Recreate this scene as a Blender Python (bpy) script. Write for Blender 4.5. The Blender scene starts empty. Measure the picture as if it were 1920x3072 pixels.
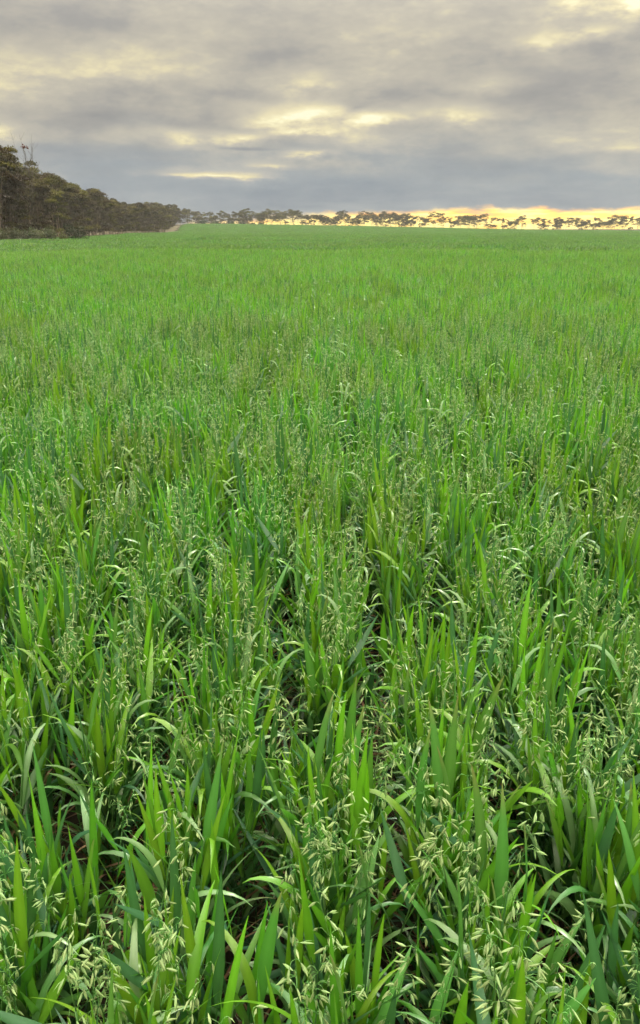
import bpy, math, random
import numpy as np
from mathutils import Matrix, Vector, Euler

R = math.radians
rng = np.random.default_rng(7)
random.seed(11)
scene = bpy.context.scene
COL = scene.collection

# ------------------------------------------------------------------ camera
EYE = 1.70
cam_d = bpy.data.cameras.new('camera')
cam_d.sensor_fit = 'VERTICAL'
cam_d.angle = 2 * math.atan(1536 / 2320)
cam_d.clip_start = 0.05
cam_d.clip_end = 9000
cam = bpy.data.objects.new('camera', cam_d)
cam.location = (0, 0, EYE)
cam.rotation_euler = (R(90 - 20.1), 0, 0)
COL.objects.link(cam)
scene.camera = cam

# ------------------------------------------------------------------ render / view
scene.view_settings.view_transform = 'Standard'
scene.view_settings.look = 'None'
scene.view_settings.gamma = 1
scene.view_settings.exposure = 1.0
scene.view_settings.use_curve_mapping = False
cy = scene.cycles
cy.use_denoising = True
cy.max_bounces = 5
cy.diffuse_bounces = 3
cy.glossy_bounces = 1
cy.transmission_bounces = 3
cy.use_adaptive_sampling = True
cy.adaptive_threshold = 0.04
cy.caustics_reflective = False
cy.caustics_refractive = False
cy.volume_bounces = 1
cy.sample_clamp_indirect = 6

# ------------------------------------------------------------------ sky and sun
SUN_AZ, SUN_EL = 26.0, 46.0     # degrees right of the view axis (+Y), degrees above the horizon
SUN_STRENGTH = 1.5
ZENITH = 7.0                    # how much brighter an overcast sky is overhead than near the horizon


def srgb(r, g, b):
    f = lambda c: (c / 255 / 12.92) if c / 255 <= 0.04045 else ((c / 255 + 0.055) / 1.055) ** 2.4
    return (f(r), f(g), f(b), 1)


class NT:
    """small helper for writing node trees as expressions"""
    def __init__(self, tree):
        self.t = tree

    def n(self, kind, **kw):
        nd = self.t.nodes.new(kind)
        for k, v in kw.items():
            setattr(nd, k, v)
        return nd

    def put(self, sock, v):
        if isinstance(v, bpy.types.NodeSocket):
            self.t.links.new(v, sock)
        elif v is not None:
            sock.default_value = v

    def m(self, op, a, b=None, c=None, clamp=False):
        nd = self.n('ShaderNodeMath', operation=op, use_clamp=clamp)
        for s, v in zip(nd.inputs, (a, b, c)):
            self.put(s, v)
        return nd.outputs[0]

    def step(self, lo, hi, v):
        nd = self.n('ShaderNodeMapRange', interpolation_type='SMOOTHSTEP', clamp=True)
        for s, x in zip(nd.inputs, (v, lo, hi, 0.0, 1.0)):
            self.put(s, x)
        return nd.outputs[0]

    def noise(self, vec, scale, detail=4, rough=0.5, dist=0.0, dim='3D'):
        nd = self.n('ShaderNodeTexNoise', noise_dimensions=dim)
        self.put(nd.inputs['Vector'], vec)
        for k, v in (('Scale', scale), ('Detail', detail), ('Roughness', rough), ('Distortion', dist)):
            self.put(nd.inputs[k], v)
        return nd

    def mix(self, f, a, b, blend='MIX'):
        nd = self.n('ShaderNodeMix', data_type='RGBA', blend_type=blend, clamp_factor=True)
        self.put(nd.inputs[0], f)
        self.put(nd.inputs[6], a)
        self.put(nd.inputs[7], b)
        return nd.outputs[2]

    def ramp(self, f, stops):
        nd = self.n('ShaderNodeValToRGB')
        e = nd.color_ramp.elements
        while len(e) < len(stops):
            e.new(0.5)
        for el, (p, c) in zip(e, stops):
            el.position = p
            el.color = c
        self.put(nd.inputs[0], f)
        return nd.outputs[0]

    def xyz(self, x, y, z):
        nd = self.n('ShaderNodeCombineXYZ')
        for s, v in zip(nd.inputs, (x, y, z)):
            self.put(s, v)
        return nd.outputs[0]


world = bpy.data.worlds.new('World')
scene.world = world
world.use_nodes = True
world.cycles.sampling_method = 'MANUAL'
world.cycles.sample_map_resolution = 256
wt = world.node_tree
wt.nodes.clear()
w = NT(wt)
tc = w.n('ShaderNodeTexCoord')
sep = w.n('ShaderNodeSeparateXYZ')
w.put(sep.inputs[0], tc.outputs['Generated'])
dx, dy, dz = sep.outputs
AZ = w.m('MULTIPLY', w.m('ARCTAN2', dx, dy), 57.29578)
EL = w.m('MULTIPLY', w.m('ARCSINE', dz), 57.29578)
# the cloud deck seen in perspective: ray hits a level sheet
den = w.m('ADD', w.m('ABSOLUTE', dz), 0.10)
P = w.xyz(w.m('DIVIDE', dx, den), w.m('DIVIDE', dy, den), 0.0)
big = w.noise(P, 0.8, 2, 0.55)
puff = w.xyz(dx, dy, w.m('MULTIPLY', dz, 2.6))
fine = w.noise(puff, 9.0, 6, 0.66)
nb = w.m('SUBTRACT', big.outputs[0], 0.5)
nf = w.m('SUBTRACT', fine.outputs[0], 0.5)
mottle = w.noise(puff, 26.0, 4, 0.62)
nm = w.m('SUBTRACT', mottle.outputs[0], 0.5)
# wander of the cloud shapes
warp = w.noise(P, 1.3, 2, 0.55)
wsep = w.n('ShaderNodeSeparateColor')
w.put(wsep.inputs[0], warp.outputs[1])
AZw = w.m('ADD', AZ, w.m('MULTIPLY', w.m('SUBTRACT', wsep.outputs[0], 0.5), 9.0))
ELw = w.m('ADD', EL, w.m('MULTIPLY', w.m('SUBTRACT', wsep.outputs[1], 0.5), 2.6))
AZf = w.m('ADD', AZ, w.m('MULTIPLY', w.m('SUBTRACT', wsep.outputs[0], 0.5), 5.0))
ELf = w.m('ADD', w.m('ADD', EL, w.m('MULTIPLY', w.m('SUBTRACT', wsep.outputs[1], 0.5), 1.0)), w.m('ADD', w.m('MULTIPLY', nf, 1.3), w.m('MULTIPLY', nm, 0.5)))

# thin places (+) and thick places (-) of the deck: azimuth, elevation, half sizes in degrees, amount
THIN = [
    (-1.6, 7.1, 2.6, .60, .60), (3.9, 6.8, 2.0, .30, .60), (-0.7, 8.8, 2.6, .55, .28), (-6.8, 3.5, 2.3, .20, .50),
    (-0.9, 4.8, 1.4, .20, .42), (-5.0, 5.6, 1.6, .28, .40), (-0.9, 6.1, 2.0, .20, .34), (-11.2, 9.6, 3.6, .7, .20),
    (-19.2, 9.3, 3.0, .9, .26), (-9.0, 5.6, 1.5, .40, .24), (9.7, 6.9, 2.4, .45, .30), (11.0, 8.6, 1.8, .6, .20),
    (15.6, 12.9, 1.3, .45, .46), (19.4, 12.8, 1.1, .55, .80), (17.2, 11.4, 2.0, .40, .30), (14.0, 11.0, 1.5, .4, .22),
    (20.3, 5.0, 2.0, .3, .22), (-20.5, 5.9, 1.6, .3, .20), (15.5, 2.1, 1.4, .12, .12), (-7.3, 2.0, 1.8, .16, .08),
    (4.5, 5.4, 3.0, .8, .10), (-6.5, 10.7, 6.0, .9, .08), (5.0, 11.5, 4.0, .5, .13), (-3.5, 4.1, 1.2, .16, .22)]
THICK = [
    (-17.0, 12.4, 7.0, 1.2, .10), (-3.0, 10.3, 5.0, .5, .13), (8.5, 10.2, 5.0, .9, .10), (-14.0, 6.6, 6.0, .6, .22),
    (15.5, 7.8, 7.0, 1.1, .16), (8.0, 4.0, 7.0, 1.0, .18), (-3.6, 5.1, 2.0, .16, .30), (1.2, 7.3, .8, .5, .22), (0.0, 2.6, 13.0, 1.2, .16),
    (-16.0, 4.4, 5.0, .8, .12), (4.5, 8.2, 3.0, .5, .12), (-5.5, 8.0, 3.0, .4, .12), (2.0, 1.9, 22.0, .9, .26), (14.0, 1.9, 8.0, .5, .10)]


VF = w.xyz(AZf, ELf, 0.0)
VW = w.xyz(AZw, ELw, 0.0)


def blob(a, e, sa, se, V):
    """soft oval of cloud light centred on a direction"""
    mp = w.n('ShaderNodeMapping', vector_type='TEXTURE')
    w.put(mp.inputs[0], V)
    mp.inputs['Location'].default_value = (a, e, 0)
    mp.inputs['Scale'].default_value = (sa * 2.4, se * 2.4, 1)
    g = w.n('ShaderNodeTexGradient', gradient_type='QUADRATIC_SPHERE')
    w.put(g.inputs[0], mp.outputs[0])
    return g.outputs[1]


dens = None
dens = 0.0
for (a, e, sa, se, amp) in THIN:
    dens = w.m('MULTIPLY_ADD', blob(a, e, sa, se, VF), amp * 1.2, dens)
for (a, e, sa, se, amp) in THICK:
    dens = w.m('MULTIPLY_ADD', blob(a, e, sa, se, VW), -amp * 1.15, dens)
T = w.m('ADD', w.m('ADD', 0.45, dens), w.m('ADD', w.m('MULTIPLY', nb, 0.36), w.m('MULTIPLY', nf, 0.72)))
T = w.m('ADD', T, w.m('MULTIPLY', nm, w.m('ADD', 0.18, w.m('MULTIPLY', w.step(0.40, 0.85, T), 1.0))))
warm = w.ramp(T, [(0.0, srgb(136, 135, 134)), (0.30, srgb(163, 159, 152)), (0.52, srgb(196, 188, 169)),
                  (0.74, srgb(232, 219, 178)), (0.95, srgb(255, 246, 200)), (1.0, srgb(255, 250, 214))])
cool = w.ramp(T, [(0.0, srgb(120, 132, 147)), (0.35, srgb(148, 156, 163)), (0.55, srgb(180, 178, 172)),
                  (0.78, srgb(235, 220, 170)), (1.0, srgb(255, 248, 205))])
cloud = w.mix(w.step(2.2, 7.2, w.m('ADD', ELw, w.m('MULTIPLY', nb, 3.0))), cool, warm)
# overcast skies brighten toward the zenith
lift = w.m('ADD', 1.0, w.m('MULTIPLY', w.step(0.17, 0.85, dz), ZENITH))
cloud = w.mix(1.0, cloud, w.xyz(lift, lift, lift), 'MULTIPLY')
# clear strip under the edge of the deck, toward the setting sun
edge = w.m('ADD', w.m('MULTIPLY', w.step(-20.0, 10.0, AZ), 1.25), w.m('ADD', w.m('MULTIPLY', nf, 0.8), w.m('MULTIPLY', nm, 0.9)))
strip = w.m('SUBTRACT', 1.0, w.step(w.m('SUBTRACT', edge, 0.30), w.m('ADD', edge, 0.22), EL))
strip = w.m('MULTIPLY', strip, w.m('MULTIPLY', w.step(-19.0, -9.0, AZ), w.m('SUBTRACT', 1.0, w.step(45.0, 85.0, AZ))))
veil = w.noise(w.xyz(w.m('MULTIPLY', AZ, 0.16), w.m('MULTIPLY', EL, 1.6), 3.0), 2.2, 4, 0.55)
glow = w.ramp(w.m('ADD', w.m('MULTIPLY', veil.outputs[0], 1.0), w.m('MULTIPLY', w.step(1.3, 0.1, EL), 0.18)),
              [(0.30, srgb(190, 168, 140)), (0.41, srgb(244, 182, 98)), (0.52, srgb(255, 208, 106)), (0.66, srgb(255, 236, 160))])
glow = w.mix(1.0, glow, (1.8, 1.62, 1.2, 1), 'MULTIPLY')
sky_col = w.mix(strip, cloud, glow)
ground_side = w.step(-0.6, -2.5, EL)
sky_col = w.mix(ground_side, sky_col, srgb(90, 96, 80))
bg = w.n('ShaderNodeBackground')
w.put(bg.inputs[0], sky_col)
bg.inputs[1].default_value = 0.51
# what little clear daylight filters through the deck
nish = w.n('ShaderNodeTexSky', sky_type='NISHITA', sun_disc=False, sun_elevation=R(SUN_EL), sun_rotation=R(SUN_AZ))
bg2 = w.n('ShaderNodeBackground')
w.put(bg2.inputs[0], nish.outputs[0])
bg2.inputs[1].default_value = 0.06
mixs = w.n('ShaderNodeMixShader')
mixs.inputs[0].default_value = 0.04
wt.links.new(bg.outputs[0], mixs.inputs[1])
wt.links.new(bg2.outputs[0], mixs.inputs[2])
wo = w.n('ShaderNodeOutputWorld')
wt.links.new(mixs.outputs[0], wo.inputs[0])

sun_d = bpy.data.lights.new('sun', 'SUN')
sun_d.energy = SUN_STRENGTH
sun_d.angle = R(10)
sun_d.color = (1.0, 0.95, 0.85)
sun = bpy.data.objects.new('sun', sun_d)
sv = Vector((math.sin(R(SUN_AZ)) * math.cos(R(SUN_EL)), math.cos(R(SUN_AZ)) * math.cos(R(SUN_EL)), math.sin(R(SUN_EL))))
sun.rotation_euler = sv.to_track_quat('Z', 'Y').to_euler()
sun.location = (60, 100, 80)
COL.objects.link(sun)


# ------------------------------------------------------------------ helpers
def sstep(a, b, x):
    t = np.clip((x - a) / (b - a), 0, 1)
    return t * t * (3 - 2 * t)


def ground_z(x, y):
    x = np.asarray(x, float)
    y = np.asarray(y, float)
    far = sstep(255, 430, y) * (3.6 * (1 - sstep(-90, 190, x)) + 0.15)
    near = 0.10 * np.sin(x * 0.045 + 1.0) * np.sin(y * 0.052) * sstep(8, 50, y)
    return far + near


class MB:
    """collects vertices, faces, a colour per vertex and a material index per face"""
    def __init__(self):
        self.v, self.f, self.c, self.mi = [], [], [], []
        self.n = 0

    def add(self, verts, faces, col=(1, 1, 1), mi=0):
        verts = np.asarray(verts, float)
        self.v.append(verts)
        c = np.asarray(col, float)
        self.c.append(np.broadcast_to(c, (len(verts), 3)) if c.ndim == 1 else c)
        n = self.n
        self.f.extend([tuple(i + n for i in f) for f in faces])
        self.mi.extend([mi] * len(faces))
        self.n += len(verts)

    def merge(self, other, M=None, mi=None):
        for v in other.v:
            pass
        V = np.concatenate(other.v)
        if M is not None:
            A = np.array(M)
            V = V @ A[:3, :3].T + A[:3, 3]
        n = self.n
        self.v.append(V)
        self.c.append(np.concatenate(other.c))
        self.f.extend([tuple(i + n for i in f) for f in other.f])
        self.mi.extend(other.mi if mi is None else [mi] * len(other.f))
        self.n += len(V)

    def mesh(self, name, mats, smooth=True):
        me = bpy.data.meshes.new(name)
        V = np.concatenate(self.v)
        me.from_pydata(V.tolist(), [], self.f)
        at = me.attributes.new('tint', 'FLOAT_COLOR', 'POINT')
        C = np.ones((len(V), 4))
        C[:, :3] = np.concatenate(self.c)
        at.data.foreach_set('color', C.ravel())
        for m in mats:
            me.materials.append(m)
        if len(mats) > 1:
            me.polygons.foreach_set('material_index', self.mi)
        if smooth:
            me.polygons.foreach_set('use_smooth', [True] * len(me.polygons))
        me.update()
        return me


def tube(mb, pts, rad, sides=5, col=(1, 1, 1), mi=0):
    pts = np.asarray(pts, float)
    n = len(pts)
    tan = np.gradient(pts, axis=0)
    tan /= np.linalg.norm(tan, axis=1)[:, None] + 1e-9
    ref = np.array([0.31, 0.95, 0.05]) if abs(tan[0][2]) > 0.8 else np.array([0, 0, 1.0])
    V = []
    for i in range(n):
        a = np.cross(tan[i], ref)
        a /= np.linalg.norm(a) + 1e-9
        b = np.cross(tan[i], a)
        for k in range(sides):
            t = 2 * math.pi * k / sides
            V.append(pts[i] + (a * math.cos(t) + b * math.sin(t)) * rad[i])
    F = []
    for i in range(n - 1):
        for k in range(sides):
            k2 = (k + 1) % sides
            F.append((i * sides + k, i * sides + k2, (i + 1) * sides + k2, (i + 1) * sides + k))
    F.append(tuple(range(sides - 1, -1, -1)))
    F.append(tuple((n - 1) * sides + k for k in range(sides)))
    mb.add(V, F, col, mi)


def link(name, data, parent=None):
    o = bpy.data.objects.new(name, data)
    COL.objects.link(o)
    if parent is not None:
        o.parent = parent
    return o


def tag(o, label=None, cat=None, group=None, kind=None):
    for k, v in (('label', label), ('category', cat), ('group', group), ('kind', kind)):
        if v:
            o[k] = v
    return o


ONES = ['', 'first', 'second', 'third', 'fourth', 'fifth', 'sixth', 'seventh', 'eighth', 'ninth', 'tenth', 'eleventh', 'twelfth',
        'thirteenth', 'fourteenth', 'fifteenth', 'sixteenth', 'seventeenth', 'eighteenth', 'nineteenth']
TENS = {2: ('twentieth', 'twenty'), 3: ('thirtieth', 'thirty'), 4: ('fortieth', 'forty'), 5: ('fiftieth', 'fifty'),
        6: ('sixtieth', 'sixty'), 7: ('seventieth', 'seventy'), 8: ('eightieth', 'eighty'), 9: ('ninetieth', 'ninety')}


def ordinal(n):
    if n < 20:
        return ONES[n]
    if n >= 100:
        return 'hundred-and-' + ordinal(n - 100) if n > 100 else 'hundredth'
    t, o = divmod(n, 10)
    return TENS[t][0] if o == 0 else TENS[t][1] + '-' + ONES[o]


# ------------------------------------------------------------------ materials
def new_mat(name):
    m = bpy.data.materials.new(name)
    m.use_nodes = True
    m.node_tree.nodes.clear()
    return m, NT(m.node_tree)


def leaf_material(name, gain=1.0, rough=0.42, trans=0.45, spec=0.5, tcol=(0.98, 1.18, 0.36), vary=0.24, patch=True, streak=True):
    m, t = new_mat(name)
    at = t.n('ShaderNodeAttribute', attribute_name='tint')
    info = t.n('ShaderNodeObjectInfo')
    geo = t.n('ShaderNodeNewGeometry')
    col = at.outputs['Color']
    hsv = t.n('ShaderNodeHueSaturation')
    t.put(hsv.inputs['Color'], col)
    t.put(hsv.inputs['Hue'], t.m('ADD', 0.5, t.m('MULTIPLY', t.m('SUBTRACT', info.outputs['Random'], 0.5), 0.03)))
    val = t.m('ADD', gain * (1 - vary / 2), t.m('MULTIPLY', info.outputs['Random'], gain * vary))
    if patch:
        # stronger and weaker growth across the paddock
        pn = t.noise(geo.outputs['Position'], 0.06, 2, 0.55)
        val = t.m('MULTIPLY', val, t.m('ADD', 0.72, t.m('MULTIPLY', pn.outputs[0], 0.56)))
    t.put(hsv.inputs['Value'], val)
    c = hsv.outputs[0]
    if streak:
        sn = t.noise(t.n('ShaderNodeTexCoord').outputs['Object'], 160, 2, 0.6)
        c = t.mix(t.m('MULTIPLY', sn.outputs[0], 0.12), c, (0.18, 0.30, 0.07, 1))
    p = t.n('ShaderNodeBsdfPrincipled')
    t.put(p.inputs['Base Color'], c)
    p.inputs['Roughness'].default_value = rough
    p.inputs['Specular IOR Level'].default_value = spec
    tr = t.n('ShaderNodeBsdfTranslucent')
    t.put(tr.inputs[0], t.mix(1.0, c, (*tcol, 1), 'MULTIPLY'))
    mx = t.n('ShaderNodeMixShader')
    mx.inputs[0].default_value = trans
    m.node_tree.links.new(p.outputs[0], mx.inputs[1])
    m.node_tree.links.new(tr.outputs[0], mx.inputs[2])
    o = t.n('ShaderNodeOutputMaterial')
    m.node_tree.links.new(mx.outputs[0], o.inputs[0])
    return m


def solid_material(name, c1, c2, scale, rough=0.8, bump=0.0, spec=0.25, tint=False):
    m, t = new_mat(name)
    tcn = t.n('ShaderNodeTexCoord')
    n = t.noise(tcn.outputs['Object'], scale, 6, 0.6)
    c = t.mix(n.outputs[0], (*c1, 1), (*c2, 1))
    if tint:
        c = t.mix(1.0, c, t.n('ShaderNodeAttribute', attribute_name='tint').outputs['Color'], 'MULTIPLY')
    p = t.n('ShaderNodeBsdfPrincipled')
    t.put(p.inputs['Base Color'], c)
    p.inputs['Roughness'].default_value = rough
    p.inputs['Specular IOR Level'].default_value = spec
    if bump:
        b = t.n('ShaderNodeBump')
        b.inputs['Strength'].default_value = bump
        b.inputs['Distance'].default_value = 0.02
        t.put(b.inputs['Height'], n.outputs[0])
        m.node_tree.links.new(b.outputs[0], p.inputs['Normal'])
    o = t.n('ShaderNodeOutputMaterial')
    m.node_tree.links.new(p.outputs[0], o.inputs[0])
    return m


M_LEAF = leaf_material('oat_leaf', 1.0, 0.34, 0.28, 0.85)
M_STEM = leaf_material('oat_stem', 1.0, 0.45, 0.15, 0.5, streak=False)
M_SPIKE = leaf_material('oat_spikelet', 1.0, 0.5, 0.30, 0.4, tcol=(1.1, 1.05, 0.7), streak=False, patch=False)
M_DRY = leaf_material('dry_oat_leaf', 1.0, 0.7, 0.25, 0.2, tcol=(1.1, 0.9, 0.6), streak=False, patch=False)
M_GUM = leaf_material('gum_foliage', 0.92, 0.6, 0.22, 0.15, tcol=(1.2, 1.05, 0.5), vary=0.75, patch=False, streak=False)
M_BARK = solid_material('gum_bark', (0.10, 0.085, 0.07), (0.27, 0.235, 0.20), 2.2, 0.85, tint=True)
M_TWIG = solid_material('dead_twigs', (0.055, 0.046, 0.036), (0.11, 0.092, 0.072), 1.5, 0.9, tint=True)
M_SHRUB = leaf_material('shrub_leaf', 1.0, 0.6, 0.2, 0.3, patch=False, streak=False)
M_SOIL = solid_material('paddock_soil', (0.026, 0.021, 0.015), (0.060, 0.047, 0.033), 9.0, 0.95, 0.6, 0.1)
M_VERGE = solid_material('dry_verge', (0.085, 0.075, 0.046), (0.18, 0.158, 0.10), 0.7, 0.95, 0.3, 0.1)

# ------------------------------------------------------------------ the ground
def ground_sheet():
    gx = np.concatenate([-np.geomspace(40, 4000, 26)[::-1], np.linspace(-36, 36, 37), np.geomspace(40, 4000, 26)])
    gy = np.concatenate([-np.geomspace(4, 3000, 16)[::-1], np.linspace(-3, 60, 43), np.geomspace(64, 600, 50), np.geomspace(640, 6000, 14)])
    X, Y = np.meshgrid(gx, gy)
    Z = ground_z(X, Y)
    nx, ny = len(gx), len(gy)
    V = np.stack([X.ravel(), Y.ravel(), Z.ravel()], 1)
    F = [(j * nx + i, j * nx + i + 1, (j + 1) * nx + i + 1, (j + 1) * nx + i) for j in range(ny - 1) for i in range(nx - 1)]
    mb = MB()
    mb.add(V, F)
    return mb.mesh('ground', [M_SOIL])


tag(link('ground', ground_sheet()), kind='structure')

# front edge of the shelter belt on the left (x at a given y)
BELT = [(-28, 40), (-35.5, 91), (-44, 150), (-50.5, 215), (-54, 300), (-66, 385), (-71, 432)]


def belt_x(y):
    return np.interp(y, [p[1] for p in BELT], [p[0] for p in BELT])


def verge_sheet():
    ys = np.linspace(35, 396, 110)
    V, F = [], []
    for i, y in enumerate(ys):
        bx_ = belt_x(y) + 0.5 * math.sin(y * 0.31) + 0.3 * math.sin(y * 0.83)
        for k, off in enumerate((-26, -9, -3, 0.6)):
            x = bx_ + off
            V.append((x, y, float(ground_z(x, y)) + 0.03))
    for i in range(len(ys) - 1):
        for k in range(3):
            a = i * 4 + k
            F.append((a, a + 1, a + 5, a + 4))
    mb = MB()
    mb.add(V, F)
    return mb.mesh('verge', [M_VERGE])


tag(link('verge', verge_sheet()), kind='structure')

# ------------------------------------------------------------------ oat plants
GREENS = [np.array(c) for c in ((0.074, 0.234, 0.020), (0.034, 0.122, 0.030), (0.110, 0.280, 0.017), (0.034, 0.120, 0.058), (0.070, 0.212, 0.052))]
STEMC = np.array((0.080, 0.190, 0.045))
SPIKEC = np.array((0.36, 0.52, 0.22))
DRYC = np.array((0.32, 0.22, 0.12))


def leaf_mb(base, az, length, width, ang0, curl, power, twist, col, nseg=11, fold=0.16, tipdry=0.0):
    ds = length / nseg
    p = np.array(base, float)
    V, C, F = [], [], []
    for i in range(nseg + 1):
        s = i / nseg
        th = ang0 + curl * s ** power
        d = np.array([math.sin(th) * math.cos(az), math.sin(th) * math.sin(az), math.cos(th)])
        side = np.array([-math.sin(az), math.cos(az), 0.0])
        nrm = np.cross(d, side)
        tw = twist * s
        side, nrm = side * math.cos(tw) + nrm * math.sin(tw), nrm * math.cos(tw) - side * math.sin(tw)
        wd = width * 0.5 * (0.42 + 0.58 * min(1, s / 0.32) ** 0.8) * max(0.0, 1 - max(0, s - 0.25) ** 1.7 / 0.75 ** 1.7) ** 0.9
        wd = max(wd, 0.0004)
        V += [p - side * wd - nrm * wd * fold * 0, p + nrm * wd * fold * 1.6, p + side * wd]
        c = col * (1.0 + 0.10 * (s - 0.4))
        if tipdry and s > 0.78:
            c = c * (1 - tipdry * (s - 0.78) / 0.22) + DRYC * tipdry * (s - 0.78) / 0.22
        mid = c * np.array((1.30, 1.22, 1.35))
        C += [c, mid, c]
        p = p + d * ds
    for i in range(nseg):
        a = i * 3
        F += [(a, a + 1, a + 4, a + 3), (a + 1, a + 2, a + 5, a + 4)]
    mb = MB()
    mb.add(V, F, np.array(C))
    return mb


def spikelet_mb(length, width, sides=6, gape=0.0, bend=0.15, low=False):
    """hangs along -Z from the origin: two pointed glumes closing into a spindle"""
    mb = MB()
    prof = [(0.0, .10), (.12, .55), (.34, 1.0), (.62, .82), (.85, .42), (1.0, .04)] if not low else [(0, .1), (.38, 1.0), (1.0, .05)]
    V, C = [], []
    for (t, r) in prof:
        off = bend * length * t * t
        for k in range(sides):
            a = 2 * math.pi * k / sides
            V.append((off + math.cos(a) * r * width / 2 * 0.8, math.sin(a) * r * width / 2, -t * length))
            g = 0.9 + 0.2 * (k % 2)
            C.append(SPIKEC * g * (1 - 0.25 * (1 - t)) + np.array((0.05, 0.03, 0.0)) * t)
    F = []
    for i in range(len(prof) - 1):
        for k in range(sides):
            k2 = (k + 1) % sides
            F.append((i * sides + k, i * sides + k2, (i + 1) * sides + k2, (i + 1) * sides + k))
    mb.add(V, F, np.array(C))
    if not low and gape:
        # the outer glume standing a little open
        for s in (-1, 1):
            q = [(0, 0, -0.1 * length), (s * width * .55, width * .35, -.45 * length), (s * width * .55, -width * .35, -.45 * length),
                 (s * width * (.35 + gape), 0, -1.02 * length)]
            mb.add(q, [(0, 1, 2), (1, 3, 2)], SPIKEC * 1.05)
    return mb


SPIKES = [spikelet_mb(0.0235 * f, 0.0056 * g, 6, ga, be) for f, g, ga, be in
          ((1.0, 1.0, .25, .10), (.9, 1.05, 0, .2), (1.12, .9, .4, .05), (.95, 1.0, 0, -.12), (1.05, 1.1, .3, .22))]
SPIKES_LOW = [spikelet_mb(0.0235 * f, 0.0062, 4, 0, be, True) for f, be in ((1, .1), (.9, .2), (1.1, 0), (.95, -.1), (1.05, .2))]
SPIKE_ME = [s.mesh('spikelet', [M_SPIKE]) for s in SPIKES]


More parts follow.
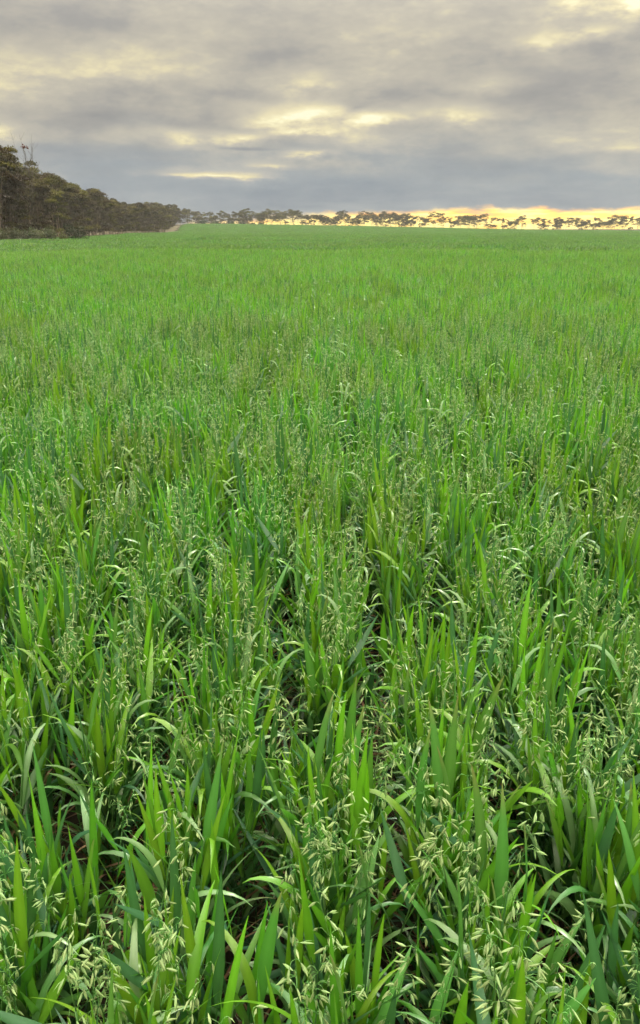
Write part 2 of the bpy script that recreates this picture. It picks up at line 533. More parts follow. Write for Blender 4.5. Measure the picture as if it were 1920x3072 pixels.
def build_plant(seed, head=True, tall=1.0):
    """returns the plant's pieces in its own frame: stem MB, list of leaf specs, panicle MB, list of (matrix, spikelet kind)"""
    r = random.Random(seed)
    H = r.uniform(0.50, 0.60) * tall if head else r.uniform(0.41, 0.53) * tall
    lean_az = r.uniform(0, 6.283)
    lean = r.uniform(0.02, 0.10)
    pts = []
    for i in range(8):
        s = i / 7
        pts.append((math.cos(lean_az) * lean * H * s * s * 1.4, math.sin(lean_az) * lean * H * s * s * 1.4, H * s))
    pts = np.array(pts)
    at = lambda z: np.array([np.interp(z, pts[:, 2], pts[:, k]) for k in range(3)])
    leaves = []
    az = r.uniform(0, 6.283)
    n = r.choice((4, 5, 5)) if head else r.choice((5, 5, 6))
    for k in range(n):
        f = (k + 0.35) / n
        z = H * (0.16 + 0.80 * f)
        az += math.pi + r.uniform(-0.7, 0.7)
        L = r.uniform(0.21, 0.33) * (0.85 + 0.25 * math.sin(math.pi * f))
        W = r.uniform(0.016, 0.028)
        kind = r.random()
        dry = k == 0 and r.random() < 0.4
        if k == n - 1 and not head:
            a0, cu, pw = r.uniform(.03, .16), r.uniform(0.0, .25), 2.0       # the newest blade stands straight up
            L *= 1.15
            W *= 1.1
        elif kind < (0.50 if f < .55 else .70):
            a0, cu, pw = r.uniform(.10, .50) if r.random() < .6 else r.uniform(.5, .9), r.uniform(-.05, .30), 1.8      # stiff, upright
            L *= .85
            W *= 1.05
        elif kind < 0.82:
            a0, cu, pw = r.uniform(.20, .55), r.uniform(.7, 1.6), 2.2        # arching
        else:
            a0, cu, pw = r.uniform(.15, .50), r.uniform(2.0, 2.7), 2.4       # tip folded over
        tw = r.uniform(-1.3, 1.3) if r.random() < 0.7 else r.uniform(-2.6, 2.6)
        # bright upper blades; older lower ones blue-green, dark to paint in canopy shade
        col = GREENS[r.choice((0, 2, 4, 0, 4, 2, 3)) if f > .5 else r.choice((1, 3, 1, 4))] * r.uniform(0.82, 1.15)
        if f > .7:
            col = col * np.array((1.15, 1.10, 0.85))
        if cu > .65 and r.random() < .42:
            col = np.array((.150, .285, .105)) * r.uniform(.85, 1.2)      # waxy arched blade, paled to paint in a sheen
        if dry:
            col = DRYC * r.uniform(.6, 1.1)
            cu += 0.8
            W *= .55
            L *= .7
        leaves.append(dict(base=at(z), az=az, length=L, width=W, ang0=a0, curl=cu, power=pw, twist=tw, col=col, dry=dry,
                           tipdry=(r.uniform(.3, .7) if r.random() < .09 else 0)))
    for k in range(3 if head else 2):
        # basal leaves spreading over the soil
        dry = r.random() < .22
        leaves.append(dict(base=at(H * r.uniform(.04, .16)), az=r.uniform(0, 6.283), length=r.uniform(.20, .34), width=r.uniform(.009, .018) * (.7 if dry else 1), ang0=r.uniform(.5, 1.0),
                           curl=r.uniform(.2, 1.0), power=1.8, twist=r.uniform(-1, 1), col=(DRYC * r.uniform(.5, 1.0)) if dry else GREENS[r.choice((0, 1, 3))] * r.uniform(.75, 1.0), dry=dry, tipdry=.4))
    stem_pts = [tuple(p) for p in pts]
    srad = [0.0028 - 0.0010 * i / 7 for i in range(8)]
    rach, spk = None, []
    if head:
        PL = r.uniform(0.17, 0.25)
        top = pts[-1]
        nod_az = lean_az + r.uniform(-.5, .5)
        nod = r.uniform(.15, .55)
        rp = []
        for i in range(9):
            s = i / 8
            rp.append(top + np.array((math.cos(nod_az) * nod * PL * s * s * .6, math.sin(nod_az) * nod * PL * s * s * .6, PL * s * (1 - .12 * nod * s))))
        rp = np.array(rp)
        rach = dict(pts=rp, branches=[])
        side_az = nod_az
        for lev, s in enumerate((.04, .22, .40, .56, .70, .83, .93, 1.0)):
            bp = np.array([np.interp(s, np.linspace(0, 1, 9), rp[:, k]) for k in range(3)])
            nb_ = (3, 3, 4, 3, 3, 2, 1, 1)[lev]
            for q in range(nb_):
                a = r.uniform(0, 6.283) * .65 + side_az * .35 + q * 2.4
                bl = r.uniform(.014, .042) * (1.1 - .75 * s)
                rise = r.uniform(.15, .9)
                e1 = bp + np.array((math.cos(a) * bl * .55, math.sin(a) * bl * .55, bl * .55 * rise))
                e2 = e1 + np.array((math.cos(a) * bl * .35, math.sin(a) * bl * .35, -bl * .18))
                ends = [e2]
                rach['branches'].append(np.array([bp, e1, e2]))
                if r.random() < .35 and lev < 5:
                    e3 = e1 + np.array((math.cos(a + .8) * bl * .3, math.sin(a + .8) * bl * .3, -bl * .1))
                    rach['branches'].append(np.array([e1, (e1 + e3) / 2 + np.array((0, 0, .003)), e3]))
                    ends.append(e3)
                for e in ends:
                    tilt = r.uniform(.05, .8) if r.random() < .75 else r.uniform(.8, 1.6)
                    M = Matrix.Translation(e) @ Matrix.Rotation(a + r.uniform(-.5, .5), 4, 'Z') @ Matrix.Rotation(-tilt, 4, 'Y') @ Matrix.Rotation(r.uniform(0, 6.28), 4, 'Z')
                    spk.append((M, r.randrange(5)))
    return dict(stem=(stem_pts, srad), leaves=leaves, rach=rach, spk=spk, head=head, seed=seed)


def stem_mb(pl, sides=5):
    mb = MB()
    tube(mb, pl['stem'][0], pl['stem'][1], sides, STEMC)
    return mb


def rachis_mb(pl, sides=4):
    mb = MB()
    rp = pl['rach']['pts']
    tube(mb, rp, [0.0013 - 0.0008 * i / 8 for i in range(9)], sides, STEMC * 1.3)
    for b in pl['rach']['branches']:
        tube(mb, b, [0.0008, 0.0007, 0.0006], 3, STEMC * 1.9)
    return mb


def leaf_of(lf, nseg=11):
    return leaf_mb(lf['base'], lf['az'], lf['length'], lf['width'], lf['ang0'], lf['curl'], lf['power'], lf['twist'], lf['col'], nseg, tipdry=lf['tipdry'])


PLANTS = [build_plant(100 + i, head=(i % 20) < 5, tall=random.uniform(.93, 1.08)) for i in range(20)]
OAT_MATS = [M_LEAF, M_STEM, M_SPIKE, M_DRY]


def merged_plant(pl, lod):
    mb = MB()
    if lod == 1:
        mb.merge(stem_mb(pl, 4), mi=1)
    else:
        sp = pl['stem'][0]
        tube(mb, [sp[0], sp[4], sp[7]], [0.0028, .0024, .002], 3, STEMC, 1)
    for lf in pl['leaves']:
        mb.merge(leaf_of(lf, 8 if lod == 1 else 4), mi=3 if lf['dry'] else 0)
    if pl['head']:
        if lod == 1:
            mb.merge(rachis_mb(pl, 3), mi=1)
        for q, (M, k) in enumerate(pl['spk']):
            if q % 5 < (4 if lod == 1 else 2):
                mb.merge(SPIKES_LOW[k], M, mi=2)
    return mb


ROW, ROW0 = 0.300, 0.017
SIZE = 0.82          # height of this crop against the drawn plant
CROP_SRC = bpy.data.collections.new('oat_crop_sources')     # not linked to the scene: only the crop draws from it
SRC_N = [0]


def source(me):
    o = bpy.data.objects.new('oat_crop_%03d' % SRC_N[0], me)
    o['kind'] = 'stuff'
    CROP_SRC.objects.link(o)
    SRC_N[0] += 1
    return SRC_N[0] - 1


SRC1 = [source(merged_plant(p, 1).mesh('oat_crop', OAT_MATS)) for p in PLANTS]
low = [merged_plant(p, 2) for p in PLANTS]
midp = [merged_plant(p, 1) for p in PLANTS]
PATCH = 2 * ROW


def patch_mesh(seed, size, count, widen, low):
    r = random.Random(seed)
    mb = MB()
    for _ in range(count):
        pl = r.choice(low)
        row = (math.floor(r.random() * size / ROW) + .5) * ROW - size / 2
        x = row + r.gauss(0, .036 if r.random() < .75 else .08)
        y = r.uniform(-size / 2, size / 2)
        M = Matrix.Translation((x, y, 0)) @ Matrix.Rotation(r.uniform(0, 6.28), 4, 'Z') @ Matrix.Rotation(r.gauss(0, .09), 4, 'X') @ Matrix.Scale(widen * r.uniform(.88, 1.10), 4)
        mb.merge(pl, M)
    return mb.mesh('oat_crop', OAT_MATS)


def blade_patch(seed, size, count):
    """far crop: single blades and pale heads, still standing geometry"""
    r = random.Random(seed)
    mb = MB()
    for _ in range(count):
        x, y = r.uniform(-size / 2, size / 2), r.uniform(-size / 2, size / 2)
        if r.random() < .07:
            mb.merge(SPIKES_LOW[r.randrange(5)], Matrix.Translation((x, y, r.uniform(.52, .68))) @ Matrix.Diagonal((2.2, 2.2, 2.2, 1)), mi=2)
            continue
        up = r.random() < .7
        lf = leaf_mb((x, y, r.uniform(.27, .42)), r.uniform(0, 6.28), r.uniform(.22, .32), .042, r.uniform(.05, .4), r.uniform(0, .4) if up else r.uniform(.8, 2.0), 2.0,
                     r.uniform(-1.2, 1.2), r.choice(GREENS) * np.array((1.22, 1.0, 0.9)) * r.uniform(.85, 1.12), 3)
        mb.merge(lf, mi=0)
    return mb.mesh('oat_crop', OAT_MATS)


SRC1P = [source(patch_mesh(400 + i, PATCH, 142, SIZE, midp)) for i in range(14)]
SRC2 = [source(patch_mesh(500 + i, PATCH, 134, SIZE, low)) for i in range(8)]
BIG = 8 * ROW
SRC3 = [source(blade_patch(700 + i, BIG, 680)) for i in range(5)]

# ---- where every plant stands: sown rows running away from the photographer
NEAR_Y = 2.9
MID1_Y = 10.0
TILLERS = 126          # per metre of row
HALF = 0.414 / 1.065


def height_wave(x, y):
    return 1 + .05 * math.sin(x * 1.3 + .7 * math.sin(y * .9)) * math.sin(y * 1.1 + 1) + .11 * math.sin(x * .31 + y * .17) * math.sin(y * .23 - x * .11)


plants = []
i_lo, i_hi = -9, 9
for i in range(i_lo, i_hi + 1):
    rr = random.Random(9000 + i)
    y = -0.9
    while y < NEAR_Y:
        y += rr.expovariate(TILLERS)
        x = ROW0 + i * ROW + rr.gauss(0, .034 if rr.random() < .75 else .075)
        if abs(x) > 0.50 * max(y, 0) + 0.95:
            continue
        if math.sin(y * 6.1 + i * 2.4) + math.sin(y * 2.3 - i) < -1.45:     # the drill skips a little here and there
            continue
        plants.append((x, y, i, rr.randrange(20), rr.uniform(0, 6.283), rr.gauss(0, .08), rr.gauss(0, .08), SIZE * rr.uniform(.88, 1.10) * height_wave(x, y)))

th = R(20.1)


def seen(x, y, z):
    """inside the photograph's field of view"""
    depth = y * math.cos(th) - (z - EYE) * math.sin(th)
    if depth < .2:
        return False
    up = (y * math.sin(th) + (z - EYE) * math.cos(th)) / depth
    return abs(x / depth) < .414 + .02 / depth and -0.662 < up < .662


near, rest = [], []
for p in plants:
    ok = p[1] < 3 and (seen(p[0], p[1], .66) or seen(p[0], p[1], .48) or seen(p[0], p[1], .30))
    (near if ok else rest).append(p)
near.sort(key=lambda p: math.hypot(p[0], p[1]))
rest += near[300:]
near = near[:300]

pts, idx, rot, scl = [], [], [], []
for (x, y, i, k, rz, rx, ry, s) in rest:
    pts.append((x, y, float(ground_z(x, y))))
    idx.append(SRC1[k])
    rot.append((rx, ry, rz))
    scl.append(s)
# middle distance: pieces two rows wide, laid row on row
MID_Y = 44
r2 = random.Random(77)
y = NEAR_Y + PATCH / 2
while y < MID_Y:
    hw = .48 * y + 2.2
    n = int(hw / PATCH) + 1
    for k in range(-n, n + 1):
        x = ROW0 + ROW / 2 + k * PATCH
        pts.append((x + r2.gauss(0, .02), y + r2.gauss(0, .05), float(ground_z(x, y))))
        idx.append(r2.choice(SRC1P if y < MID1_Y else SRC2))
        rot.append((0, 0, r2.choice((0, math.pi))))
        scl.append(r2.uniform(.93, 1.06) * height_wave(x, y))
    y += PATCH
# far crop up to the trees
y = MID_Y + BIG / 2 - .2
while y < 436:
    hw = .47 * y + 6
    n = int(hw / BIG) + 1
    for k in range(-n, n + 1):
        x = k * BIG + r2.gauss(0, .1)
        if x < belt_x(y) + 2.6:
            continue
        pts.append((x, y + r2.gauss(0, .1), float(ground_z(x, y))))
        idx.append(r2.choice(SRC3))
        rot.append((0, 0, r2.randrange(4) * math.pi / 2))
        wheel = abs(x - np.interp(y, (78, 100, 150), (-12.5, -14.2, -19.5))) < 1.3 and 78 < y < 150
        scl.append(r2.uniform(.95, 1.05) * height_wave(x * .4, y * .4) * (.72 if wheel else 1))
    y += BIG * .97

crop_me = bpy.data.meshes.new('oat_crop')
crop_me.from_pydata(pts, [], [])
a = crop_me.attributes.new('idx', 'INT', 'POINT')
a.data.foreach_set('value', idx)
a = crop_me.attributes.new('rot', 'FLOAT_VECTOR', 'POINT')
a.data.foreach_set('vector', np.array(rot).ravel())
a = crop_me.attributes.new('scl', 'FLOAT_VECTOR', 'POINT')
S3 = np.repeat(np.array(scl)[:, None], 3, 1)
S3[:, 0] *= np.where(rng.random(len(scl)) < .5, -1, 1)          # half of the pieces are mirrored
a.data.foreach_set('vector', S3.ravel())
crop = tag(link('oat_crop', crop_me), 'green oat crop filling the paddock behind the nearest plants, out to the trees', 'crop', kind='stuff')
ng = bpy.data.node_groups.new('oat_crop', 'GeometryNodeTree')
ng.interface.new_socket('Geometry', in_out='INPUT', socket_type='NodeSocketGeometry')
ng.interface.new_socket('Geometry', in_out='OUTPUT', socket_type='NodeSocketGeometry')
gi, go = ng.nodes.new('NodeGroupInput'), ng.nodes.new('NodeGroupOutput')
iop = ng.nodes.new('GeometryNodeInstanceOnPoints')
ci = ng.nodes.new('GeometryNodeCollectionInfo')
ci.inputs[0].default_value = CROP_SRC
ci.inputs[1].default_value = True
ci.inputs[2].default_value = True


def named(nm, ty):
    nd = ng.nodes.new('GeometryNodeInputNamedAttribute')
    nd.data_type = ty
    nd.inputs[0].default_value = nm
    return nd.outputs[0]


iop.inputs['Pick Instance'].default_value = True
ng.links.new(gi.outputs[0], iop.inputs['Points'])
ng.links.new(ci.outputs[0], iop.inputs['Instance'])
ng.links.new(named('idx', 'INT'), iop.inputs['Instance Index'])
e2r = ng.nodes.new('FunctionNodeEulerToRotation')
ng.links.new(named('rot', 'FLOAT_VECTOR'), e2r.inputs[0])
ng.links.new(e2r.outputs[0], iop.inputs['Rotation'])
ng.links.new(named('scl', 'FLOAT_VECTOR'), iop.inputs['Scale'])
ng.links.new(iop.outputs[0], go.inputs[0])
md = crop.modifiers.new('oat_crop', 'NODES')
md.node_group = ng

# ---- the nearest plants, each a thing with stem, leaves, panicle and spikelets
PROTO = {}


def proto(k):
    if k not in PROTO:
        pl = PLANTS[k]
        d = dict(stem=stem_mb(pl).mesh('stem', [M_STEM]),
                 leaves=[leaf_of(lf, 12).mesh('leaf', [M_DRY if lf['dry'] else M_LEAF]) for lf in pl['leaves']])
        if pl['head']:
            d['rach'] = rachis_mb(pl).mesh('panicle', [M_STEM])
            mb = MB()
            for M, q in pl['spk']:
                mb.merge(SPIKES[q], M)
            d['spikes'] = mb.mesh('spikelets', [M_SPIKE])
        PROTO[k] = d
    return PROTO[k]


def row_words(i):
    if i == 0:
        return 'row up the middle'
    side = 'left' if i < 0 else 'right'
    return '%s row %s of middle' % (ONES[abs(i)], side)


count_in_row = {}
heads_split = 0
for (x, y, i, k, rz, rx, ry, s) in sorted(near, key=lambda p: p[1]):
    count_in_row[i] = count_in_row.get(i, 0) + 1
    pl = PLANTS[k]
    o = link('oat_plant', None)
    o.location = (x, y, float(ground_z(x, y)))
    o.rotation_euler = (rx, ry, rz)
    o.scale = (s, s, s)
    what = 'heading' if pl['head'] else 'leafy'
    tag(o, '%s oat plant, %s up from bottom edge, %s' % (what, ordinal(count_in_row[i]), row_words(i)), 'oat plant', 'oat plants nearest the photographer')
    d = proto(k)
    link('stem', d['stem'], o)
    for lf, me in zip(pl['leaves'], d['leaves']):
        lo = link('leaf', me, o)
        if lf['dry']:
            lo['label'] = 'dry brown lower leaf'
    if pl['head']:
        pa = link('panicle', d['rach'], o)
        if heads_split < 40:
            heads_split += 1
            for M, q in pl['spk']:
                so = link('spikelet', SPIKE_ME[q], pa)
                so.matrix_local = M
        else:
            tag(link('spikelets', d['spikes'], pa), kind='stuff')

# dry leaf litter between the rows
lit = MB()
r3 = random.Random(5)
for _ in range(3400):
    x, y = r3.uniform(-2.2, 2.2), r3.uniform(.2, 4.2)
    lf = leaf_mb((x, y, r3.uniform(.006, .07)), r3.uniform(0, 6.28), r3.uniform(.08, .24), r3.uniform(.006, .013), r3.uniform(1.0, 1.6), r3.uniform(-.2, .6), 1.5,
                 r3.uniform(-2, 2), DRYC * r3.uniform(.45, 1.2) * np.array((1, r3.uniform(.85, 1.05), r3.uniform(.8, 1.1))), 4)
    lit.merge(lf)
tag(link('leaf_litter', lit.mesh('leaf_litter', [M_DRY])), 'dry straw coloured leaf litter on the soil between oat rows', 'litter', kind='stuff')


# ------------------------------------------------------------------ trees
GUMC = [np.array(c) for c in ((0.062, 0.058, 0.016), (0.044, 0.036, 0.014), (0.098, 0.090, 0.020), (0.056, 0.040, 0.018))]


def curve_pts(p0, p1, sag, r, n=5):
    p0, p1 = np.array(p0, float), np.array(p1, float)
    side = np.array((r.uniform(-1, 1), r.uniform(-1, 1), 0)) * np.linalg.norm(p1 - p0) * sag
    return [p0 + (p1 - p0) * t + side * math.sin(math.pi * t) + np.array((0, 0, 1)) * np.linalg.norm(p1 - p0) * sag * .8 * math.sin(math.pi * t) * (t - .5) for t in np.linspace(0, 1, n)]


def leaf_cluster(mb, c, rx, rz, n, size, r, cols, droop=.5):
    """a clump of gum leaves: dome shell, densest on its upper skin, ragged rim"""
    base = cols[r.randrange(len(cols))] * r.uniform(.8, 1.25)
    for _ in range(n):
        a = r.uniform(0, 6.283)
        rr = math.sqrt(r.random()) * (1 + r.gauss(0, .10))
        up = math.sqrt(max(0, 1 - min(rr, 1) ** 2))
        h = up * (r.random() ** .45) * 1.0 - (0.25 * r.random() if r.random() < .35 else 0)
        p = np.array((c[0] + math.cos(a) * rr * rx, c[1] + math.sin(a) * rr * rx, c[2] + h * rz))
        L = size * r.uniform(.6, 1.5)
        W = L * r.uniform(.35, .65)
        d = np.array((r.gauss(0, 1), r.gauss(0, 1), r.gauss(-droop, .7)))
        d /= np.linalg.norm(d) + 1e-6
        out = np.array((math.cos(a) * rr / rx, math.sin(a) * rr / rx, max(h, 0) / rz))
        out /= np.linalg.norm(out) + 1e-6
        s = np.cross(d, out + np.array((r.gauss(0, .45), r.gauss(0, .45), r.gauss(0, .45))))
        s /= np.linalg.norm(s) + 1e-6
        col = base * r.uniform(.75, 1.25)
        mb.add([p - s * W * .1, p + d * L * .45 + s * W * .5, p + d * L, p + d * L * .45 - s * W * .5], [(0, 1, 2, 3)], col)


def gum(seed, H, spread, stems, clumps, nleaf, size, lowdome, twigs=60, open_=0.0, bark=(1, 1, 1), thick=1.0, layers=0, tier=(.4, .75)):
    """umbrella crowned mallee gum: several stems from the ground, crown carried at the top"""
    r = random.Random(seed)
    tr, cr, tw = MB(), MB(), MB()
    bark = np.array(bark)
    tips = []
    a0 = r.uniform(0, 6.28)
    for k in range(stems):
        a = a0 + 6.283 * k / stems + r.uniform(-.4, .4)
        out = spread * r.uniform(.20, .55)
        hh = H * r.uniform(.48, .66)
        p0 = (math.cos(a) * .15, math.sin(a) * .15, -.15)
        p1 = (math.cos(a) * out, math.sin(a) * out, hh)
        cpts = curve_pts(p0, p1, .10, r, 7)
        w0 = r.uniform(.055, .10) * thick
        sh = bark * (r.uniform(.7, 1.2) if r.random() < .75 else r.uniform(1.8, 2.6))
        tube(tr, cpts, [w0 * (1 - .55 * i / 6) for i in range(7)], 5, sh)
        for b in range(r.choice((2, 3, 3))):
            a2 = a + r.uniform(-1.2, 1.2)
            st = cpts[r.choice((3, 4, 5, 6))]
            e = np.array((st[0] + math.cos(a2) * spread * r.uniform(.15, .5), st[1] + math.sin(a2) * spread * r.uniform(.15, .5), 0))
            rad = min(1.0, math.hypot(e[0], e[1]) / spread)
            e[2] = H * (1 - .04 - lowdome * rad * rad) - r.uniform(0, .22) * H * (.5 + open_)
            bpts = curve_pts(st, e, .12, r, 5)
            tube(tr, bpts, [w0 * .5 * (1 - .7 * i / 4) for i in range(5)], 4, sh * .9)
            tips.append(e)
            for q in range(2):
                a3 = r.uniform(0, 6.28)
                e2 = e + np.array((math.cos(a3) * spread * .22, math.sin(a3) * spread * .22, r.uniform(-.02, .07) * H))
                tube(tr, curve_pts(bpts[3], e2, .1, r, 3), [w0 * .2, w0 * .12, w0 * .05], 3, sh * .8)
                tips.append(e2)
    r.shuffle(tips)
    for e in tips[:clumps]:
        rx = spread * r.uniform(.20, .36)
        leaf_cluster(cr, (e[0], e[1], e[2] - .05), rx, rx * r.uniform(.45, .75), int(nleaf * r.uniform(.7, 1.3)), size, r, GUMC)
    for _ in range(layers):
        # lower tiers of foliage carried on side limbs
        a = r.uniform(0, 6.28)
        q = spread * r.uniform(.35, .95)
        e = np.array((math.cos(a) * q, math.sin(a) * q, H * r.uniform(*tier)))
        st = np.array((e[0] * .45, e[1] * .45, e[2] - H * r.uniform(.12, .25)))
        tube(tr, curve_pts(st, e, .12, r, 4), [.04, .03, .022, .012], 3, bark * r.uniform(.6, 1.2))
        rx = spread * r.uniform(.18, .32)
        leaf_cluster(cr, e, rx, rx * r.uniform(.35, .6), int(nleaf * r.uniform(.6, 1.1)), size, r, GUMC)
    for _ in range(twigs):
        a = r.uniform(0, 6.28)
        q = r.random() ** .5 * spread * .8
        z = H * r.uniform(.12, .72)
        p = np.array((math.cos(a) * q, math.sin(a) * q, z))
        e = p + np.array((r.gauss(0, .5), r.gauss(0, .5), r.uniform(.5, 1.6))) * H / 9
        tube(tw, [p, (p + e) / 2 + np.array((r.gauss(0, .12), r.gauss(0, .12), 0)), e], [.035, .022, .008], 3, np.array((1, 1, 1)) * r.uniform(.7, 1.4))
    return tr, cr, tw


def gum_meshes(*a, **k):
    tr, cr, tw = gum(*a, **k)
    d = dict(trunk=tr.mesh('trunk', [M_BARK]), crown=cr.mesh('crown', [M_GUM], smooth=False))
    if tw.n:
        d['twigs'] = tw.mesh('dead_twigs', [M_TWIG])
    return d


def plant_tree(name, d, x, y, s, rz, label, group, cat='tree', sz=None):
    o = link(name, None)
    o.location = (x, y, float(ground_z(x, y)) - .05)
    o.rotation_euler = (0, 0, rz)
    o.scale = (s, s, s if sz is None else sz)
    tag(o, label, cat, group)
    link('trunk', d['trunk'], o)
    link('crown', d['crown'], o)
    if 'twigs' in d:
        link('dead_twigs', d['twigs'], o)
    return o


NEAR_GUMS = [gum_meshes(30 + i, 10.2, 3.6, 7, 22, 330, .25, .22 + .05 * (i % 3), twigs=120, layers=22, tier=(.14, .80), thick=.7, bark=(1.05, .95, .85)) for i in range(7)]
FAR_SHAPES = [  # height, spread, stems, clumps, dome, lower tiers, where they sit: flat umbrellas, domes, thin and layered ones
    (9.2, 4.8, 4, 20, .10, 6, (.45, .8)), (8.2, 3.4, 5, 30, .38, 12, (.25, .75)), (9.8, 3.6, 3, 12, .12, 7, (.4, .8)), (7.0, 4.4, 5, 26, .30, 10, (.3, .7)),
    (8.8, 5.4, 5, 28, .18, 8, (.4, .75)), (6.0, 2.8, 4, 18, .35, 10, (.2, .7)), (9.0, 2.6, 3, 10, .10, 5, (.5, .85)), (7.8, 5.0, 4, 18, .14, 9, (.35, .75)),
    (10.2, 4.2, 4, 22, .25, 8, (.45, .8)), (5.2, 3.4, 5, 22, .40, 9, (.15, .65)), (8.4, 4.0, 3, 14, .08, 4, (.5, .8)), (9.4, 5.0, 5, 24, .20, 12, (.3, .8))]
FAR_GUMS = [gum_meshes(60 + i, f[0], f[1], f[2], f[3], 150, .30, f[4], twigs=30, open_=.5, layers=f[5], tier=f[6], thick=.8) for i, f in enumerate(FAR_SHAPES)]

# left shelter belt: three ragged rows along its edge
rb = random.Random(21)
belt = []
y = 70.0
while y < 432:
    for row in range(4 if y < 150 else 3):
        x = float(belt_x(y)) - 2.2 - row * 3.6 + rb.uniform(-1.0, 1.0)
        yy = y + rb.uniform(-1.2, 1.2) + row * 1.1
        belt.append((yy, x, row))
    y += rb.uniform(3.8, 5.4) * (1 + y / 260)
belt.sort()
ROWN = ['front edge', 'second rank', 'third rank', 'back rank']
cnt = [0, 0, 0, 0]
for (yy, x, row) in belt:
    # skip those the frame shows nothing of
    if x / yy < -HALF - .10:
        continue
    cnt[row] += 1
    h = rb.uniform(.70, 1.06) * (1.0 + .04 * row) * (.84 if yy < 97 else 1.0 if yy < 205 else .86)
    plant_tree('gum_tree', NEAR_GUMS[rb.randrange(7)], x, yy, h, rb.uniform(0, 6.28),
               'olive gum, %s from the left in the %s of the left shelter belt' % (ordinal(cnt[row]), ROWN[row]),
               'gum trees of the left shelter belt', sz=h * rb.uniform(.9, 1.1))
print('belt trees', cnt, len([o for o in scene.objects if o.name.startswith('gum_tree')]))

# the tall open gum at the left edge and the bare one beside it
tall = gum_meshes(201, 10.7, 3.4, 6, 20, 240, .24, .12, twigs=0, open_=.2, thick=1.0, layers=5, tier=(.66, .82), bark=(.42, .38, .34))
plant_tree('gum_tree', tall, -36.6, 93.0, 1.0, 0.6, 'tall open-crowned gum tree rising above the belt at the left picture edge', None)


def bare_tree(seed, H):
    r = random.Random(seed)
    tr, br = MB(), MB()
    for k in range(4):
        a = r.uniform(0, 6.28)
        e = np.array((math.cos(a) * .9, math.sin(a) * .9, H * .62))
        c = curve_pts((math.cos(a) * .1, math.sin(a) * .1, -.1), e, .06, r, 6)
        tube(tr, c, [.05 * (1 - .5 * i / 5) for i in range(6)], 4)
        for b in range(5):
            a2 = a + r.uniform(-.9, .9)
            st = c[r.choice((3, 4, 5))]
            e2 = st + np.array((math.cos(a2) * r.uniform(.3, 1.5), math.sin(a2) * r.uniform(.3, 1.5), H * r.uniform(.22, .40)))
            bp = curve_pts(st, e2, .08, r, 5)
            tube(br, bp, [.035 * (1 - .7 * i / 4) for i in range(5)], 3)
            for q in range(4):
                s2 = bp[r.choice((2, 3, 4))]
                e3 = s2 + np.array((r.gauss(0, .3), r.gauss(0, .3), r.uniform(.4, 1.1)))
                tube(br, [s2, (s2 + e3) / 2 + np.array((r.gauss(0, .05), 0, 0)), e3], [.014, .011, .006], 3)
    cr = MB()
    leaf_cluster(cr, (0.15, 0, H * .93), .45, .3, 50, .24, r, [np.array((.11, .045, .035))])
    return tr, br, cr


tr, br, cr = bare_tree(5, 12.0)
o = link('bare_tree', None)
o.location = (-36.9, 106, float(ground_z(-36.9, 106)))
tag(o, 'bare dead gum with fine grey branches and one reddish leaf tuft beside the tall gum', 'tree')
link('trunk', tr.mesh('trunk', [M_TWIG]), o)
link('branches', br.mesh('branches', [M_TWIG]), o)
link('crown', cr.mesh('crown', [M_GUM], False), o)


# shrubs at the foot of the belt
def shrub_mesh(seed, rx, rz, n, size, cols):
    r = random.Random(seed)
    mb, st = MB(), MB()
    for k in range(9):
        a = r.uniform(0, 6.28)
        q = rx * .55 * math.sqrt(r.random())
        leaf_cluster(mb, (math.cos(a) * q, math.sin(a) * q, rz * r.uniform(.05, .45)), rx * .5, rz * .55, n, size, r, cols, droop=-.3)
        tube(st, [(0, 0, -.1), (math.cos(a) * q * .5, math.sin(a) * q * .5, rz * .3), (math.cos(a) * q, math.sin(a) * q, rz * .7)], [.03, .02, .01], 3)
    return mb.mesh('foliage', [M_SHRUB], False), st.mesh('stem', [M_TWIG])


PALE = [np.array((.105, .115, .065)), np.array((.085, .105, .06)), np.array((.12, .12, .075))]
DARKG = [np.array((.022, .035, .014)), np.array((.028, .042, .016))]
OLIVE = [np.array((.11, .115, .04)), np.array((.09, .095, .035))]


def shrub(x, y, rx, rz, cols, label, seed, group=None):
    f, s = shrub_mesh(seed, rx, rz, 110, .17, cols)
    o = link('shrub', None)
    o.location = (x, y, float(ground_z(x, y)))
    tag(o, label, 'shrub', group)
    link('foliage', f, o)
    link('stem', s, o)


shrub(-28.9, 97.0, 1.7, 2.5, DARKG, 'rounded dark green bush at the foot of the left shelter belt', 1)
shrub(-29.9, 95.2, .8, 1.5, OLIVE, 'small yellowish olive shrub just left of the dark round bush', 2)
for q, (sx, sy, rx, rz) in enumerate(((-35.3, 90.5, 1.3, 2.1), (-34.2, 91.0, 1.2, 1.9), (-33.3, 92.2, 1.1, 1.9), (-32.2, 93.0, 1.2, 2.0), (-31.1, 94.4, 1.0, 1.9))):
    shrub(sx, sy, rx, rz, PALE, 'grey-green shrub, %s from the left picture edge at the belt foot' % ordinal(q + 1), 10 + q, 'grey-green shrubs at the foot of the belt')

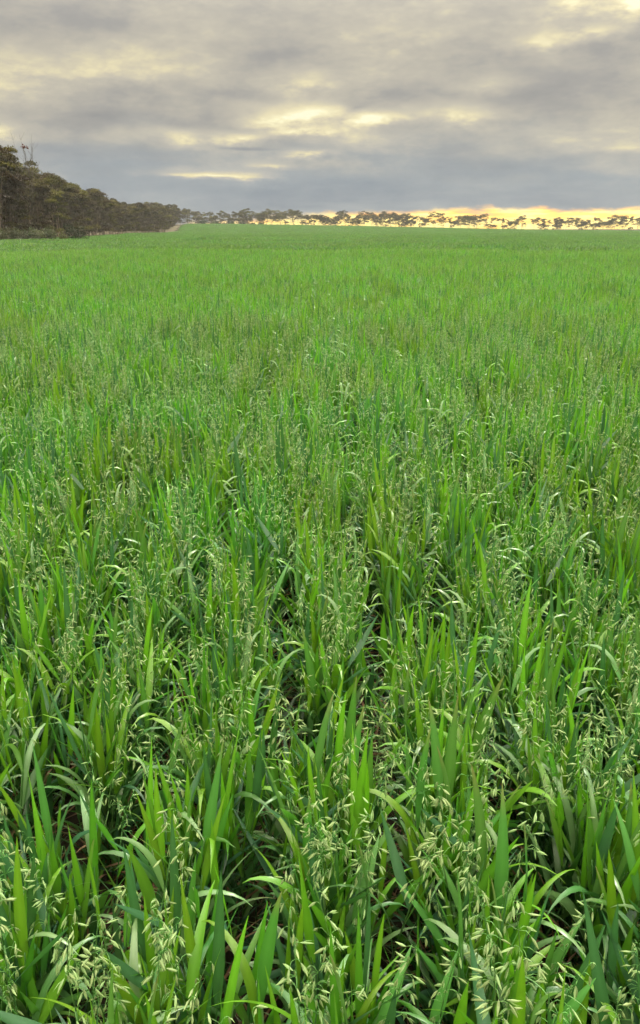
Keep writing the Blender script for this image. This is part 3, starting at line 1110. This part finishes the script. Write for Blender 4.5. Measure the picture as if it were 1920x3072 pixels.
# far trees across the end of the paddock: (picture column at 1/1920 width, size, distance)
FAR = []
rf = random.Random(4)
for px in range(560, 1225, 12):                      # the closed part of the far belt
    FAR.append((px + rf.uniform(-6, 6), rf.uniform(.62, 1.08), 442 + rf.uniform(-3, 24)))
for px, s in ((1229, 1.0), (1252, .8), (1273, .85), (1306, 1.05), (1330, .8), (1354, .95), (1378, .75), (1405, 1.22), (1425, .9), (1451, 1.0), (1478, .65), (1508, .75), (1540, 1.12),
              (1565, .9), (1618, .95), (1640, .7), (1676, 1.08), (1695, .75), (1738, .75), (1755, .9), (1785, 1.05), (1808, .7), (1830, .75), (1850, 1.12), (1870, .85), (1891, 1.0), (1914, .9),
              (1934, 1.0)):
    FAR.append((px, s, 446 + rf.uniform(-4, 8)))
for px in range(965, 1930, 21):                      # thinner trees standing behind
    FAR.append((px + rf.uniform(-7, 7), rf.uniform(.50, .95), 462 + rf.uniform(-6, 14)))
FAR += [(549, .95, 424), (557, 1.0, 428), (566, .92, 432), (577, .95, 436), (588, .85, 440)]
for px in range(600, 1010, 19):                      # a hazier line of smaller trees deeper in the belt
    FAR.append((px + rf.uniform(-7, 7), rf.uniform(.55, .90), 478 + rf.uniform(-5, 18)))
n_far = 0
for (px, s, D) in sorted(FAR):
    x = (px - 960) / 2469 * D
    n_far += 1
    place = 'silhouetted gum, %s from the left in the far belt of trees' % ordinal(n_far)
    plant_tree('gum_tree', FAR_GUMS[rf.randrange(12)], x, D, s * .88, rf.uniform(0, 6.28), place, 'gum trees across the far end of the paddock')
# low scrub along the foot of the far trees
for q in range(44):
    px = 600 + q * 31 + rf.uniform(-12, 12)
    D = 443 + rf.uniform(-2, 5)
    x = (px - 960) / 2469 * D
    if q < 5:
        FS = globals().setdefault('FS', [])
        FS.append(shrub_mesh(80 + q, 1.7, 1.5, 60, .32, DARKG + OLIVE[:1]))
    f, s = FS[q % 5]
    o = link('shrub', None)
    o.location = (x, D, float(ground_z(x, D)))
    k = rf.uniform(.6, 1.15) * (1.6 if px < 800 else .55)
    o.scale = (k * 1.3, k, k)
    tag(o, 'low dark shrub, %s from the left at the foot of the far trees' % ordinal(q + 1), 'shrub', 'low scrub under the far trees')
    link('foliage', f, o)
    link('stem', s, o)
print('objects', len(scene.objects), 'crop points', len(pts))

# ------------------------------------------------------------------ the evening haze over the paddock
HAZE = 0.00022
hv = [(x, y, z) for z in (-3.0, 24.0) for y in (-60.0, 640.0) for x in (-420.0, 420.0)]
hme = bpy.data.meshes.new('haze')
hme.from_pydata(hv, [], [(0, 2, 3, 1), (4, 5, 7, 6), (0, 1, 5, 4), (2, 6, 7, 3), (0, 4, 6, 2), (1, 3, 7, 5)])
hm, ht = new_mat('haze')
pv = ht.n('ShaderNodeVolumePrincipled')
pv.inputs['Color'].default_value = (0.86, 0.88, 0.90, 1)
pv.inputs['Density'].default_value = HAZE
pv.inputs['Anisotropy'].default_value = 0.3
ho = ht.n('ShaderNodeOutputMaterial')
hm.node_tree.links.new(pv.outputs[0], ho.inputs['Volume'])
hme.materials.append(hm)
tag(link('haze', hme), 'thin pale evening haze hanging over the paddock', 'haze', kind='stuff')
